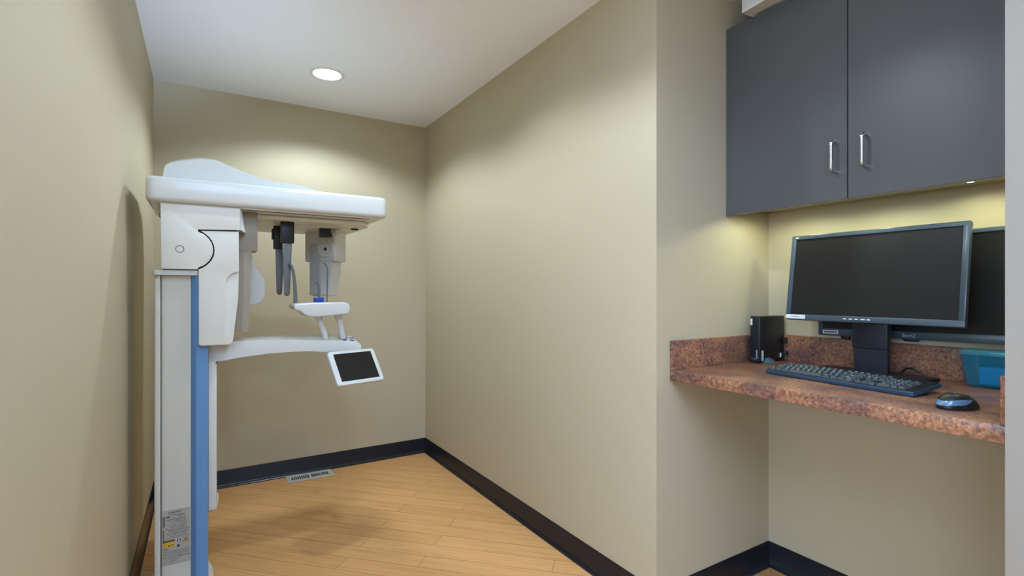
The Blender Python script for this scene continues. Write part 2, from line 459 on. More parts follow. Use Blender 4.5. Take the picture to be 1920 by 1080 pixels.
bm = new(); lathe(bm, [(.0072,0),(.0072,-.0004)], (-.079,2.3598,.239), 24, 'y'); obj('manual_symbol_ring', bm, M['ink'], lb)
bm = new(); prism(bm, [(-.0825,.2355),(-.0755,.2355),(-.0755,.2385),(-.0775,.2425),(-.0805,.2425),(-.0825,.2385)], 2.3590, 2.3595, 'y'); obj('manual_symbol_figure', bm, M['paperwhite'], lb)
bm = new(); prism(bm, [(-.066,.231),(-.047,.231),(-.0565,.248)], 2.3600, 2.3607, 'y'); obj('hazard_triangle', bm, M['ink'], lb)
bm = new(); prism(bm, [(-.0633,.2325),(-.0497,.2325),(-.0565,.2447)], 2.3594, 2.3600, 'y'); obj('hazard_triangle_face', bm, M['yellow'], lb)
bm = new(); add_box(bm, -.0572, -.0558, 2.3589, 2.3594, .2355, .2405); add_box(bm, -.0572, -.0558, 2.3589, 2.3594, .2335, .2348); obj('hazard_mark', bm, M['ink'], lb)
bm = new(); lathe(bm, [(.0048,0),(.0048,-.0006),(.0036,-.0006),(.0036,0)], (-.081,2.3606,.219), 20, 'y'); obj('approval_ring', bm, M['ink2'], lb)

# shoulder block and lower panel
def arc(cx, cz, rx, rz, a0, a1, n=14):
    return [(cx+rx*math.cos(R(a0+(a1-a0)*k/n)), cz+rz*math.sin(R(a0+(a1-a0)*k/n))) for k in range(n+1)]
curve_out = arc(-.047, 1.3745, .0825, .078, 64, -64)
blk = [(-.137,1.548),(.130,1.548),(.130,1.460),(-.016,1.4535)] + [(-.016,1.4455)] + curve_out[1:-1] + [(-.016,1.303),(-.016,1.297),(-.134,1.297)]
bm = new(); prism(bm, blk, 2.322, 2.52, 'y', .003, 2, both=False)
sh = obj('shoulder_block', bm, M['white2'], XM)
bm = new()
loft(bm, [[(.1305,2.326,1.546),(.137,2.345,1.546),(.137,2.50,1.546),(.1305,2.50,1.546)],
          [(.1305,2.324,1.461),(.151,2.345,1.452),(.151,2.50,1.452),(.1305,2.50,1.461)]])
obj('shoulder_flange', bm, W, XM)
bm = new()
lathe(bm, [(.0142,0),(.0142,-.0010),(.0122,-.0010),(.0122,0)], (-.075,2.3222,1.3745), 40, 'y')
obj('screw_cover_ring', bm, M['gap'], XM)
# dark recess behind the joint
bm = new(); prism(bm, [(-.015,1.30),(-.015,1.456),(.120,1.462),(.120,1.30)], 2.334, 2.342, 'y'); obj('joint_gap', bm, M['gap'], XM)
inner = arc(-.047, 1.3745, .0875, .083, -67, 67)
base_out = [(-.0135,1.008),(-.0135,1.2985)] + inner + [(-.0135,1.4495),(.126,1.4545),(.126,1.29),(.1245,1.20),(.119,1.138),(.105,1.012),(.099,1.002),(.090,.996),(-.004,.996),(-.011,1.000)]
bm = new(); prism(bm, [(x, z) for x, z in base_out], 2.340, 2.44, 'y', .004, 3, both=False)
pn = obj('lower_cover', bm, M['white2'], XM)
scoop = [(.126,1.291),(.112,1.289),(.098,1.282),(.088,1.272),(.081,1.258),(.078,1.24),(.077,1.20),(.075,1.10),(.072,.998)]
face_out = [(-.0125,1.010),(-.0125,1.2985)] + inner + [(-.0125,1.4485),(.125,1.4535)] + scoop + [(-.004,.998),(-.010,1.002)]
bm = new(); prism(bm, face_out, 2.328, 2.342, 'y', .0035, 3, both=False)
obj('cover_face', bm, M['white2'], XM)

# top shelf arm
plan = rounded([(-.183,2.30),(.737,2.30),(.737,2.62),(.62,2.80),(.30,2.96),(-.183,3.04)], [.035,.05,.12,.10,.15,.20], 8)
bm = new(); prism(bm, plan, 1.552, 1.646, 'z', .016, 4)
obj('top_arm', bm, W, XM)
plan2 = rounded([(-.15,2.325),(.70,2.325),(.70,2.60),(.60,2.76),(.28,2.90),(-.15,2.93)], [.02,.04,.1,.1,.15,.1], 8)
bm = new(); prism(bm, plan2, 1.5465, 1.556, 'z')
obj('underside_tray', bm, M['white2'], XM)
bm = new(); prism(bm, rounded([(.10,2.345),(.66,2.345),(.66,2.352),(.10,2.352)], 0), 1.5452, 1.548, 'z'); obj('underside_seam', bm, M['gap'], XM)
# domed hood on top
prof = [(-.137,1.64),(-.135,1.672),(-.131,1.704),(-.124,1.719),(-.105,1.732),(-.073,1.744),(-.028,1.756),(.005,1.760),(.03,1.760),(.052,1.756),(.085,1.744),(.115,1.732),(.145,1.720),(.190,1.706),(.236,1.6945),(.285,1.690),(.333,1.687),(.370,1.683),(.42,1.673),(.475,1.655),(.50,1.640)]
prof = [(p.x, p.z) for p in smooth_path([(x, 0, z) for x, z in prof], 3)]
rings = []
for s in range(13):
    v = s/12                                     # front to back
    q = math.sin(math.pi*min(max(v*1.0, 0), 1))
    k = min(1, (1-abs(2*v-1)**7))
    y = 2.385 + .46*v
    rings.append([(x*(.96+.04*k) , y - .02*math.cos((x-.1)*2.2)*(1-v), 1.640 + (z-1.640)*(.80+.20*k)) for x, z in prof])
bm = new(); loft(bm, rings)
obj('hood', bm, W, XM, ang=50)
bm = new(); add_box(bm, -.158, -.148, 2.62, 2.66, 1.528, 1.547, .003); obj('wall_side_catch', bm, M['white2'], XM)

# rotating C-arm under the shelf
rot = rounded([(.02,2.44),(.66,2.425),(.705,2.52),(.69,2.90),(.60,2.985),(.20,2.985),(.02,2.90)], [.05,.06,.10,.08,.10,.1,.08], 8)
bm = new(); prism(bm, rot, 1.526, 1.5455, 'z', .006, 3)
ro = obj('rotor_plate', bm, M['white2'], XM)
bm = new(); prism(bm, rounded([(.30,2.56),(.62,2.55),(.66,2.66),(.62,2.80),(.45,2.84),(.32,2.76)], .05, 6), 1.520, 1.5262, 'z', .003); obj('rotor_cover', bm, M['white2'], XM)
bm = new(); add_box(bm, .640, .672, 2.575, 2.605, 1.5195, 1.5275, .004); obj('sensor_window', bm, M['black'], XM)
# detector
bm = new(); add_box(bm, .128, .200, 2.40, 2.52, 1.381, 1.546, .004); obj('detector_head', bm, M['taupe'], XM)
bm = new()
lo = [(.106,2.40),(.140,2.385),(.164,2.395),(.166,2.46),(.110,2.47)]; hi = [(.124,2.40),(.150,2.385),(.178,2.395),(.180,2.46),(.124,2.47)]
mid = [(x*.4+u*.6, y) for (x, y), (u, _) in zip(lo, hi)]
loft(bm, [[(x,y,1.042) for x,y in lo],[(x,y,1.048) for x,y in [(a-.001*0,b) for a,b in lo]],[(x,y,1.22) for x,y in mid],[(x,y,1.382) for x,y in hi]])
obj('detector_slat', bm, M['taupe'], XM)
ear = rounded([(.150,1.395),(.186,1.392),(.193,1.345),(.207,1.312),(.243,1.266),(.243,1.186),(.222,1.160),(.190,1.148),(.150,1.147)], [0,.01,.03,.03,.012,.02,.02,0,0], 4)
bm = new(); prism(bm, ear, 2.54, 2.575, 'y', .006, 3); obj('detector_cover', bm, W, XM)

# head supports
def temple(x0, x1, y, ztop, zb, bx0, bx1, ex0, ex1, zend):
    bm = new(); add_box(bm, x0, x1, y, y+.030, zb, ztop, .003); c = obj('temple_clamp', bm, M['black'], XM)
    bm = new()
    n = 8; pts = [(bx0, zb+.004), (bx1, zb+.004), (ex1, zend+.014)]
    cx, rr = (ex0+ex1)/2, (ex1-ex0)/2
    pts += [(cx+rr*math.cos(R(a)), zend+.014+.013*math.sin(R(a))) for a in range(-15, -180, -20)] + [(ex0, zend+.014)]
    prism(bm, pts, y+.010, y+.016, 'y', .0015, 2); obj('temple_blade', bm, M['steel'], c)
    bm = new(); lathe(bm, [(.004,0),(.004,-.002)], (cx, y+.010, zend+.014), 16, 'y'); obj('pivot_screw', bm, M['ink2'], c)
temple(.299, .355, 2.47, 1.5265, 1.430, .306, .347, .3135, .338, 1.188)
temple(.284, .330, 2.60, 1.5205, 1.411, .292, .331, .2975, .322, 1.193)
bm = new(); add_box(bm, .277, .2845, 2.602, 2.628, 1.455, 1.505, .002); obj('clamp_knob', bm, M['black'], XM)
# black bracket with grey knob
bm = new(); add_box(bm, .488, .545, 2.585, 2.63, 1.478, 1.521, .003)
br_ = obj('laser_bracket', bm, M['black'], XM)
bm = new(); xform(lathe(bm, [(.010,-.014),(.021,-.012),(.023,0),(.021,.010),(.010,.012)], (0,0,0), 28, 'x'), Matrix.Translation((.558,2.572,1.508)) @ Matrix.Rotation(R(28), 4, 'Y') @ Matrix.Rotation(R(25), 4, 'Z'))
obj('bracket_knob', bm, M['clear'], br_)

# tube head (turned 45 degrees with the C-arm)
TH = Matrix.Translation((.545, 2.80, 0)) @ Matrix.Rotation(R(45), 4, 'Z')   # local -x faces the patient side, local -y faces front right
bm = new()
prism(bm, rounded([(-.055,-.105),(.055,-.105),(.055,.075),(-.055,.075)], [.012,.018,.018,.012]), 1.365, 1.5255, 'z', .008, 3)
obj('tube_head', xform(bm, TH), W, XM)
bm = new(); lathe(bm, [(.047,0),(.047,-.008),(.044,-.0105)], (-.055,-.052,1.432), 40, 'x'); obj('tube_head_disc', xform(bm, TH), W, XM)
bm = new(); lathe(bm, [(.008,0),(.008,-.0006),(.0068,-.0006),(.0068,0)], (-.0655,-.055,1.428), 24, 'x'); obj('disc_mark', xform(bm, TH), M['gap'], XM)
bm = new()
lo = [(-.050,-.062),(.030,-.062),(.034,.035),(-.050,.035)]; hi = [(-.052,-.078),(.045,-.078),(.045,.045),(-.052,.045)]
loft(bm, [[(x,y,1.186) for x,y in lo], [(x,y,1.30) for x,y in hi], [(x,y,1.368) for x,y in hi]])
bmesh.ops.bevel(bm, geom=[e for e in bm.edges], offset=.004, segments=2, affect='EDGES')
obj('tube_collimator', xform(bm, TH), W, XM)
bm = new(); prism(bm, rounded([(-.062,-.020),(-.050,-.020),(-.050,.040),(-.062,.040)], .003), 1.19, 1.455, 'z', .002); obj('collimator_window', xform(bm, TH), M['clear'], XM)

# patient table
tray_prof = rounded([(.341,1.150),(.352,1.157),(.42,1.160),(.56,1.1605),(.580,1.155),(.588,1.140),(.586,1.115),(.578,1.104),(.53,1.1015),(.49,1.097),(.445,1.095),(.405,1.098),(.385,1.108),(.372,1.122),(.345,1.130)], .014, 5)
bm = new(); prism(bm, tray_prof, 2.40, 2.55, 'y', .019, 5)
tb = obj('patient_table', bm, W, XM)
bm = new(); add_box(bm, .439, .481, 2.455, 2.485, 1.1595, 1.183, .002); obj('bite_block_holder', bm, M['deepblue'], XM)
bm = new(); tube(bm, smooth_path([(.440,2.465,1.2475),(.450,2.465,1.2485),(.4585,2.465,1.243),(.4615,2.465,1.228),(.4605,2.465,1.182)]), [.003]*9+[.004]*8+[.005]*8+[.0055]*8, 8); obj('bite_hook', bm, M['greyblue'], XM)
bm = new(); tube(bm, smooth_path([(.484,2.478,1.341),(.492,2.478,1.339),(.498,2.478,1.328),(.5005,2.478,1.300),(.500,2.478,1.24),(.499,2.478,1.16)]), .0028, 8); obj('chin_rod', bm, M['rod'], XM)
bm = new()
hp = smooth_path([(.330,2.47,1.338),(.341,2.47,1.328),(.350,2.47,1.300),(.356,2.47,1.250),(.359,2.47,1.20),(.360,2.47,1.150)])
tube(bm, hp, [.005+.004*i/(len(hp)-1) for i in range(len(hp))], 10); obj('hand_grip', bm, M['greyblue'], XM)
for (x0, z0, x1, z1) in ((.4570,1.103,.495,.985), (.549,1.103,.572,.985)):
    bm = new(); d = Vector((x1-x0, 0, z1-z0))
    p = lambda s: (x0+d.x*s, 2.475, z0+d.z*s)
    tube(bm, [p(0), p(.16), p(.20), p(.30), p(1)], [.020,.017,.0155,.0135,.0135], 16); obj('table_strut', bm, W, XM)

# support arm with key pad and display
arm_prof = rounded([(.030,.924),(.030,.960),(.030,.992),(.085,.998),(.14,1.003),(.239,1.004),(.33,1.0015),(.416,.997),(.558,.989),(.628,.983),(.641,.974),(.641,.954),(.630,.945),(.558,.942),(.48,.946),(.416,.952),(.33,.951),(.239,.946),(.14,.934),(.060,.921)], [.002]*10+[.02,.012,.012,.02]+[.01]*7, 5)
bm = new(); prism(bm, arm_prof, 2.415, 2.57, 'y', .016, 4)
tilt_z = lambda x, y: .16*(y-2.51)*min(1, max(0, (x-.10)/.45))
for v in bm.verts: v.co.z += tilt_z(v.co.x, v.co.y)
obj('support_arm', bm, W, XM)
bm = new(); prism(bm, [(.0445,.914),(.0535,.9195),(.0535,.916),(.046,.911)], 2.4185, 2.46, 'y'); obj('arm_stop', bm, M['black'], XM)
kc = Vector((.592, 2.492)); 
for k in range(5):
    a = R(90+72*k); px_, py_ = kc.x+.027*math.cos(a), kc.y+.042*math.sin(a)
    zt = .9890 - (px_-.558)/.072*.005 + tilt_z(px_, py_)
    bm = new(); xform(lathe(bm, [(.0105,0),(.0105,.0016),(.009,.0022)], (0,0,0), 16), Matrix.Translation((px_,py_,zt-.0006)) @ Matrix.Scale(1.35,4,Vector((math.cos(a),math.sin(a),0)))); obj('keypad_button', bm, M['clr_blue'], XM)
bm = new(); lathe(bm, [(.007,0),(.007,.0018),(.0055,.0024)], (kc.x,kc.y,.9862), 16); obj('keypad_button', bm, M['clr_blue'], XM)
# display
TL, TR, BL = Vector((.4726,2.35,.9404)), Vector((.699,2.415,.940)), Vector((.4999,2.255,.8007))
ux = (TR-TL).normalized(); uy = (TL-BL).normalized(); wd = (TR-TL).length; hd = (TL-BL).length
DM = frame_m(BL, ux, uy)                       # local z points to the viewer
bm = new(); prism(bm, rounded([(0,0),(wd,0),(wd,hd),(0,hd)], .016, 5), -.022, 0, 'z', .005, 3)
dp = obj('display', xform(bm, DM), W, XM)
bm = new(); prism(bm, rounded([(.024,.017),(wd-.022,.017),(wd-.022,hd-.016),(.024,hd-.016)], .001, 2), -.001, .0008, 'z'); obj('display_screen', xform(bm, DM), M['screen'], dp)
bm = new(); tube(bm, [(.586,2.43,.948),(.586,2.425,.915),(.588,2.40,.885)], [.014,.012,.012], 14); obj('display_mount', bm, M['white2'], dp)

# ------------------------------------------------------------------ wall cabinet
CX = 1.833; cz0, cz1 = 1.521, 2.285
WC = thing('wall_cabinet', 'dark slate two-door wall cabinet hanging above the alcove desk', 'cabinet', (AX-.15, (AY0+AY1)/2, cz0))
bm = new()
add_box(bm, CX+.021, AX-.001, AY1-.020, AY1-.001, cz0+.034, cz1); add_box(bm, CX+.021, AX-.001, AY0+.001, AY0+.020, cz0+.034, cz1)
add_box(bm, CX+.004, CX+.021, AY1-.0225, AY1-.001, cz0, cz1)
add_box(bm, CX+.021, AX-.001, AY0+.02, AY1-.02, cz1-.018, cz1); add_box(bm, AX-.008, AX-.001, AY0+.02, AY1-.02, cz0+.04, cz1-.018)
add_box(bm, CX+.021, CX+.04, AY0+.02, AY1-.02, cz0+.006, cz0+.036)
obj('body', bm, M['cab'], WC)
obj('bottom_panel', add_box(new(), CX+.040, AX-.008, AY0+.02, AY1-.02, cz0+.034, cz0+.05), M['cabin'], WC)
ysplit = .849
for y0, y1, hy in ((ysplit+.0015, AY1-.024, .885), (AY0+.004, ysplit-.0015, .792)):
    d = obj('door', add_box(new(), CX, CX+.0195, y0, y1, cz0, cz1-.001, .0012, 1), M['cab'], WC)
    bm = new(); p = [(CX+.001,hy,1.618),(CX-.020,hy,1.618),(CX-.029,hy,1.622),(CX-.032,hy,1.632),(CX-.032,hy,1.668),(CX-.032,hy,1.706),(CX-.029,hy,1.716),(CX-.020,hy,1.720),(CX+.001,hy,1.720)]
    tube(bm, smooth_path(p, 4), .0060, 12); obj('handle', bm, M['chrome'], d)

# white carton on the cabinet
bm = new()
CM = Matrix.Translation((1.777, 1.198, cz1+.001)) @ Matrix.Rotation(R(-4.5), 4, 'Z')
t = thing('storage_box', 'white storage box resting on top of the dark wall cabinet', 'box', (1.777, 1.198, cz1+.001), (0,0,R(-5.5)))
for a in ((0,.30,-.56,0,.010,.138), ):
    add_box(bm, *a, .002)
obj('carton', bm, M['carton'], t, world=False)
bm = new(); add_box(bm, 0, .003, -.56, 0, 0, .011); add_box(bm, .003, .30, -.003, 0, 0, .011); add_box(bm, .297, .30, -.56, -.003, 0, .011); add_box(bm, .003, .297, -.56, -.557, 0, .011)
obj('bottom_rim', bm, M['carton'], t, world=False)

# under-cabinet puck lights
for k, (x, y, pw) in enumerate(((2.02,.588,.8),(1.925,.84,3.4),(1.925,1.12,3.4),(1.925,.48,3.2))):
    t = thing('puck_light', ['small glowing puck light visible just below the right cabinet door', 'puck light under the cabinet, behind the gap between the doors', 'puck light under the cabinet, nearest the small computer', 'puck light under the cabinet, nearest the pier'][k], 'light', (x, y, cz0+.034))
    bm = new(); lathe(bm, [(.014,-.0005),(.015,-.002),(.0125,-.004),(.012,-.004)], (x,y,cz0+.034), 32); obj('housing', bm, M['trim'], t)
    bm = new(); lathe(bm, [(.0118,-.0038),(.010,-.0055)], (x,y,cz0+.034), 32); obj('lens', bm, M['puck'], t)
    ld = bpy.data.lights.new('puck', 'SPOT'); ld.energy = pw; ld.spot_size = R(172); ld.spot_blend = .4; ld.shadow_soft_size = .012; ld.color = (.93,1,.66)
    lo = bpy.data.objects.new('puck', ld); COL.objects.link(lo); lo.location = (x, y, cz0+.0265)

# ------------------------------------------------------------------ countertop
CF, cz = 1.50, .917
t = thing('countertop', 'red-brown stone-look desk top with splashes, filling the alcove', 'countertop', ((CF+AX)/2, (AY0+AY1)/2, cz))
obj('worktop', add_box(new(), CF, AX-.001, AY0+.001, AY1-.001, cz-.0405, cz, .002, 2), M['stone'], t)
obj('backsplash', add_box(new(), AX-.021, AX-.001, AY0+.024, AY1-.022, cz, cz+.109, .0015, 2), M['stone'], t)
for y0, y1 in ((AY1-.021, AY1-.001), (AY0+.001, AY0+.026)):
    obj('side_splash', add_box(new(), CF-.0005, AX-.001, y0, y1, cz, cz+.109, .0015, 2), M['stone'], t)

# ------------------------------------------------------------------ monitors
def screen_panel(root, Wd, Hd, bez, tilt, x0, z0, depth, names):
    """panel in local frame (front = -y): bottom front edge at y=x0, z=z0, leaning back by tilt"""
    T = Matrix.Translation((0, x0, z0)) @ Matrix.Rotation(-tilt, 4, 'X')
    bt, bb, bs = bez
    bm = new()
    # frame ring: outer and inner outline
    add_box(bm, -Wd/2, Wd/2, 0, .022, 0, bb, .002); add_box(bm, -Wd/2, Wd/2, 0, .022, Hd-bt, Hd, .002)
    add_box(bm, -Wd/2, -Wd/2+bs, 0, .022, bb-.002, Hd-bt+.002, .002); add_box(bm, Wd/2-bs, Wd/2, 0, .022, bb-.002, Hd-bt+.002, .002)
    fr = obj('bezel', xform(bm, T), M['bezel'], root, world=False)
    bm = new(); add_box(bm, -Wd/2+bs-.001, Wd/2-bs+.001, .005, .012, bb-.001, Hd-bt+.001); obj('screen', xform(bm, T), M['screen'], root, world=False)
    bm = new(); add_box(bm, -Wd/2+.004, Wd/2-.004, .0215, .030, .004, Hd-.004, .003)
    loft(bm, [[(-Wd*.38,.030,Hd*.1),(Wd*.38,.030,Hd*.1),(Wd*.38,.030,Hd*.9),(-Wd*.38,.030,Hd*.9)], [(-Wd*.28,depth,Hd*.22),(Wd*.28,depth,Hd*.22),(Wd*.28,depth,Hd*.78),(-Wd*.28,depth,Hd*.78)]])
    obj('back_shell', bm_x(bm, T), M['neck'], root, world=False)
    return T, fr
def bm_x(bm, T): return xform(bm, T)
FZ = lambda T, x, z, y=-.0006: T @ frame_m((x, y, z), (1,0,0), (0,0,1))

m1 = thing('computer_monitor', 'wide black monitor on a stand at the front, behind the keyboard', 'monitor', (1.985, .8445, cz), (0,0,R(-90)))
# local y = world x - 1.985 ; local x = -(world y - .8445)
tilt1 = R(8.6)
T1, fr = screen_panel(m1, .541, .327, (.0155,.021,.0165), tilt1, -.056, .187, .052, None)
bm = new(); add_box(bm, -.055, .055, -.012, .018, .095, .30, .004); obj('neck_sleeve', bm, M['neck'], m1, world=False)
bm = new(); loft(bm, [[(-.049,-.004,.008),(.051,-.004,.008),(.051,.016,.008),(-.049,.016,.008)], [(-.053,-.006,.0955),(.053,-.006,.0955),(.053,.016,.0955),(-.053,.016,.0955)]]); obj('neck', bm, M['neck'], m1, world=False)
bm = new(); prism(bm, rounded([(-.15,-.10),(.15,-.10),(.178,.05),(.168,.075),(-.168,.075),(-.178,.05)], .03, 5), .0008, .012, 'z', .004, 3); obj('base', bm, M['neck'], m1, world=False)
bm = new(); add_box(bm, -.2685, -.196, -.0008, .001, .004, .019); st = obj('asset_sticker', xform(bm, T1), M['paperwhite'], m1, world=False); st['label'] = 'white asset sticker with a line of print'
bm = new(); 
for k, w in enumerate((.004,.004,.003,.005,.003,.004)): add_box(bm, -.246+.0048*k, -.246+.0048*k+w*.9, -.0013, -.0007, .0105, .0128)
obj('sticker_print', xform(bm, T1), M['ink2'], st, world=False)
for k in range(5):
    bm = new(); add_box(bm, -.064+.0185*k, -.064+.0185*k+(.013 if k == 3 else .0105), -.0012, .001, .0088, .0122, .0004, 1); obj('control_button', xform(bm, T1), M['paperwhite'], m1, world=False)
bm = new()
for k in range(3): prism(bm, rounded([(-.2555+.0042*k,.3155),(-.2525+.0042*k,.3150),(-.2520+.0042*k,.3195),(-.2550+.0042*k,.3205)], .0008, 2), -.0010, .001, 'y')
obj('maker_emblem', xform(bm, T1), M['carton'], m1, world=False)
bm = new()
for k, w in enumerate((.007,.004,.009,.005,.008)): add_box(bm, .205+.0095*k, .205+.0095*k+w, -.0007, .001, .3185, .3203)
obj('model_print', xform(bm, T1), M['greyblue'], m1, world=False)

m2 = thing('computer_monitor', 'second black monitor mounted on the alcove back wall, partly hidden by the first', 'monitor', (2.082, .772, 1.0450), (0,R(-1.1),R(-90)))
T2, fr2 = screen_panel(m2, .596, .362, (.0135,.027,.017), 0, 0, 0, .040, None)
bm = new(); add_box(bm, -.06, .06, .039, .0535, .12, .24, .002); obj('wall_mount', bm, M['black'], m2, world=False)
bm = new(); add_box(bm, -.281, -.225, -.0008, .001, .007, .0205); st = obj('asset_sticker', xform(bm, T2), M['paperwhite'], m2, world=False)
bm = new(); add_box(bm, -.277, -.229, -.0013, -.0007, .010, .0175, .0003, 1); obj('sticker_print', xform(bm, T2), M['greyblue'], st, world=False)
bm = new(); text_bm(bm, 'BenQ', .017, FZ(T2, 0.002, .0135), .0006); obj('maker_lettering', bm, M['clear'], m2, world=False)
bm = new(); add_box(bm, -.219, -.190, .004, .022, -.013, .001, .003); obj('cable_clip', bm, M['black'], m2, world=False)
bm = new(); prism(bm, rounded([(-.022,.001),(.030,.001),(.024,-.007),(-.012,-.007)], .002, 2), .004, .02, 'y', .001); obj('control_stick', bm, M['black'], m2, world=False)

# cable behind the stand
bm = new()
tube(bm, smooth_path([(2.098,.80,.9215),(2.096,.785,.940),(2.092,.765,.945),(2.090,.745,.936),(2.092,.72,.9215)]), .0032, 8)
o = obj('power_cable', bm, M['black'], loc=(2.093,.76,cz)); o['label'] = 'loose black cable beside the front monitor stand'; o['category'] = 'cable'

# ------------------------------------------------------------------ small computer
pc = thing('mini_computer', 'small black upright desktop computer in the left corner of the desk', 'computer', (2.02, 1.243, cz))
bm = new(); add_box(bm, 1.945, 2.110, 1.2245, 1.2615, cz+.008, cz+.1905, .0015); obj('case', bm, M['black'], pc)
bm = new(); add_box(bm, 1.930, 1.9455, 1.222, 1.264, cz+.004, cz+.193, .004, 3); fp = obj('front_panel', bm, M['kbody'], pc)
bm = new()
for k in range(7): add_box(bm, 1.9293, 1.9305, 1.2295+.0028*k, 1.2307+.0028*k, cz+.06, cz+.175)
obj('front_vents', bm, M['gap'], fp)
bm = new(); text_bm(bm, 'Lenovo', .0125, frame_m((1.9292,1.2345,cz+.036), (0,0,1), (0,1,0)), .0006); obj('maker_lettering', bm, M['paperwhite'], fp)
bm = new(); add_box(bm, 1.9292, 1.9302, 1.253, 1.261, cz+.155, cz+.182); obj('sticker', bm, M['paperwhite'], fp)
bm = new(); add_box(bm, 1.9290, 1.9302, 1.2415, 1.2465, cz+.012, cz+.018, .0004, 1); add_box(bm, 1.9290, 1.9302, 1.252, 1.257, cz+.016, cz+.021, .0004, 1); obj('port', bm, M['greyblue'], fp)
bm = new(); add_box(bm, 1.9475, 1.9605, 1.2238, 1.2248, cz+.010, cz+.052); obj('side_label', bm, M['carton'], pc)
bm = new(); prism(bm, [(1.965,1.2245),(2.045,1.2245),(2.045,1.262),(1.965,1.262)], cz+.0008, cz+.0085, 'z', .001)
loft(bm, [[(1.965,1.196,cz+.0008),(1.998,1.196,cz+.0008),(1.998,1.2245,cz+.0008),(1.965,1.2245,cz+.0008)], [(1.975,1.214,cz+.018),(2.000,1.214,cz+.018),(2.000,1.2245,cz+.020),(1.975,1.2245,cz+.020)]])
obj('stand', bm, M['teal'], pc)
bm = new(); tube(bm, smooth_path([(1.952,1.262,cz+.090),(1.952,1.272,cz+.096),(1.950,1.279,cz+.086),(1.948,1.274,cz+.074),(1.948,1.262,cz+.072)]), .0055, 8)
add_box(bm, 1.940, 1.956, 1.262, 1.276, cz+.064, cz+.082, .003); obj('side_plug', bm, M['kbody'], pc)
bm = new(); add_box(bm, 2.096, 2.112, 1.210, 1.2235, cz+.075, cz+.098, .002); obj('rear_plug', bm, M['black'], pc)
bm = new(); add_box(bm, 2.088, 2.112, 1.206, 1.2235, cz+.026, cz+.040, .002); obj('rear_plug', bm, M['black'], pc)
bm = new(); add_box(bm, 2.076, 2.084, 1.2205, 1.2245, cz+.016, cz+.034, .001); obj('metal_port', bm, M['grey'], pc)

# ------------------------------------------------------------------ keyboard
kt = R(5.2); kang = math.atan2(-.9956, -.0936)
FLx, FLy = 1.722, 1.069
KB = thing('computer_keyboard', 'black full-size computer keyboard lying in front of the monitor stand', 'keyboard', (FLx, FLy, cz+.0012), (kt, 0, kang))
KW, KD = .462, .165
bm = new(); prism(bm, rounded([(0,0),(KW,0),(KW,KD-.012),(KW*.80,KD),(KW*.48,KD-.004),(.012,KD-.02),(0,KD-.03)], [.008,.008,.01,.04,.05,.02,.01], 4), 0, .013, 'z', .003, 2)
obj('body', bm, M['kedge'], KB, world=False)
bm = new(); prism(bm, rounded([(.004,.005),(KW-.004,.005),(KW-.004,KD-.015),(KW*.80,KD-.004),(KW*.48,KD-.008),(.014,KD-.024),(.004,KD-.034)], [.006,.006,.01,.04,.05,.02,.01], 4), .0128, .0150, 'z', .001, 1)
obj('top_plate', bm, M['kbody'], KB, world=False)
for x in (.03, KW-.05):
    bm = new(); prism(bm, [(KD-.034,.001),(KD-.022,.001),(KD-.026,-.0125),(KD-.030,-.0125)], x, x+.02, 'x'); obj('foot', bm, M['kbody'], KB, world=False)
U = .0189; x00, y00 = .010, .012
rows = [
 (0, [('Ctrl',1.25),('',1.25),('Alt',1.25),('',6.25),('Alt',1.25),('',1.25),('',1.25),('Ctrl',1.25)]),
 (1, [('Shift',2.25)]+[(c,1) for c in 'ZXCVBNM,./']+[('Shift',2.75)]),
 (2, [('Caps',1.75)]+[(c,1) for c in "ASDFGHJKL;'"]+[('Enter',2.25)]),
 (3, [('Tab',1.5)]+[(c,1) for c in 'QWERTYUIOP[]']+[('\\',1.5)]),
 (4, [(c,1) for c in '`1234567890-=']+[('',2)]),
 (5.25, [('Esc',1),None]+[('F%d'%k,1) for k in range(1,5)]+[.5]+[('F%d'%k,1) for k in range(5,9)]+[.5]+[('F%d'%k,1) for k in range(9,13)]),
]
cap_cache = {}
def keycap(txt, ux_, uy_, x, y):
    bm = new(); w, d = U*ux_-.0022, U*uy_-.0022
    base = [(x,y),(x+w,y),(x+w,y+d),(x,y+d)]; ins = .0032
    top = [(x+ins,y+.0058),(x+w-ins,y+.0058),(x+w-ins,y+d-.004),(x+ins,y+d-.004)]
    loft(bm, [[(a,b_,.0150) for a,b_ in base], [(a,b_,.0215) for a,b_ in top]])
    if txt:
        s = .0068 if len(txt) == 1 else .0042
        text_bm(bm, txt, s, Matrix.Translation((x+ins+ (w-2*ins)*.42, y+d*.60, .0217)), .0003, mi=1)
    return obj('key', bm, [M['key'], M['legend']], KB, world=False)
nkeys = 0
for r, keys in rows:
    x = x00
    for k in keys:
        if k is None: x += U; continue
        if isinstance(k, float): x += U*k; continue
        keycap(k[0], k[1], 1 if r < 5 else .85, x, y00+U*r); x += U*k[1]; nkeys += 1
xa = x00+U*15.3
for k in range(3): keycap('', 1, .85, xa+U*k, y00+U*5.25)
for r, names in ((4, ('Ins','','')), (3, ('Del','End',''))):
    for k in range(3): keycap(names[k], 1, 1, xa+U*k, y00+U*r)
keycap('', 1, 1, xa+U, y00+U*1)
for k in range(3): keycap('', 1, 1, xa+U*k, y00)
xn = x00+U*18.55
for r, ks in ((4, ['','/','*','-']), (3, ['7','8','9']), (2, ['4','5','6']), (1, ['1','2','3'])):
    for k, c in enumerate(ks): keycap(c, 1, 1, xn+U*k, y00+U*r)
keycap('0', 2, 1, xn, y00); keycap('.', 1, 1, xn+2*U, y00)
keycap('+', 1, 2, xn+3*U, y00+U*2); keycap('', 1, 2, xn+3*U, y00)

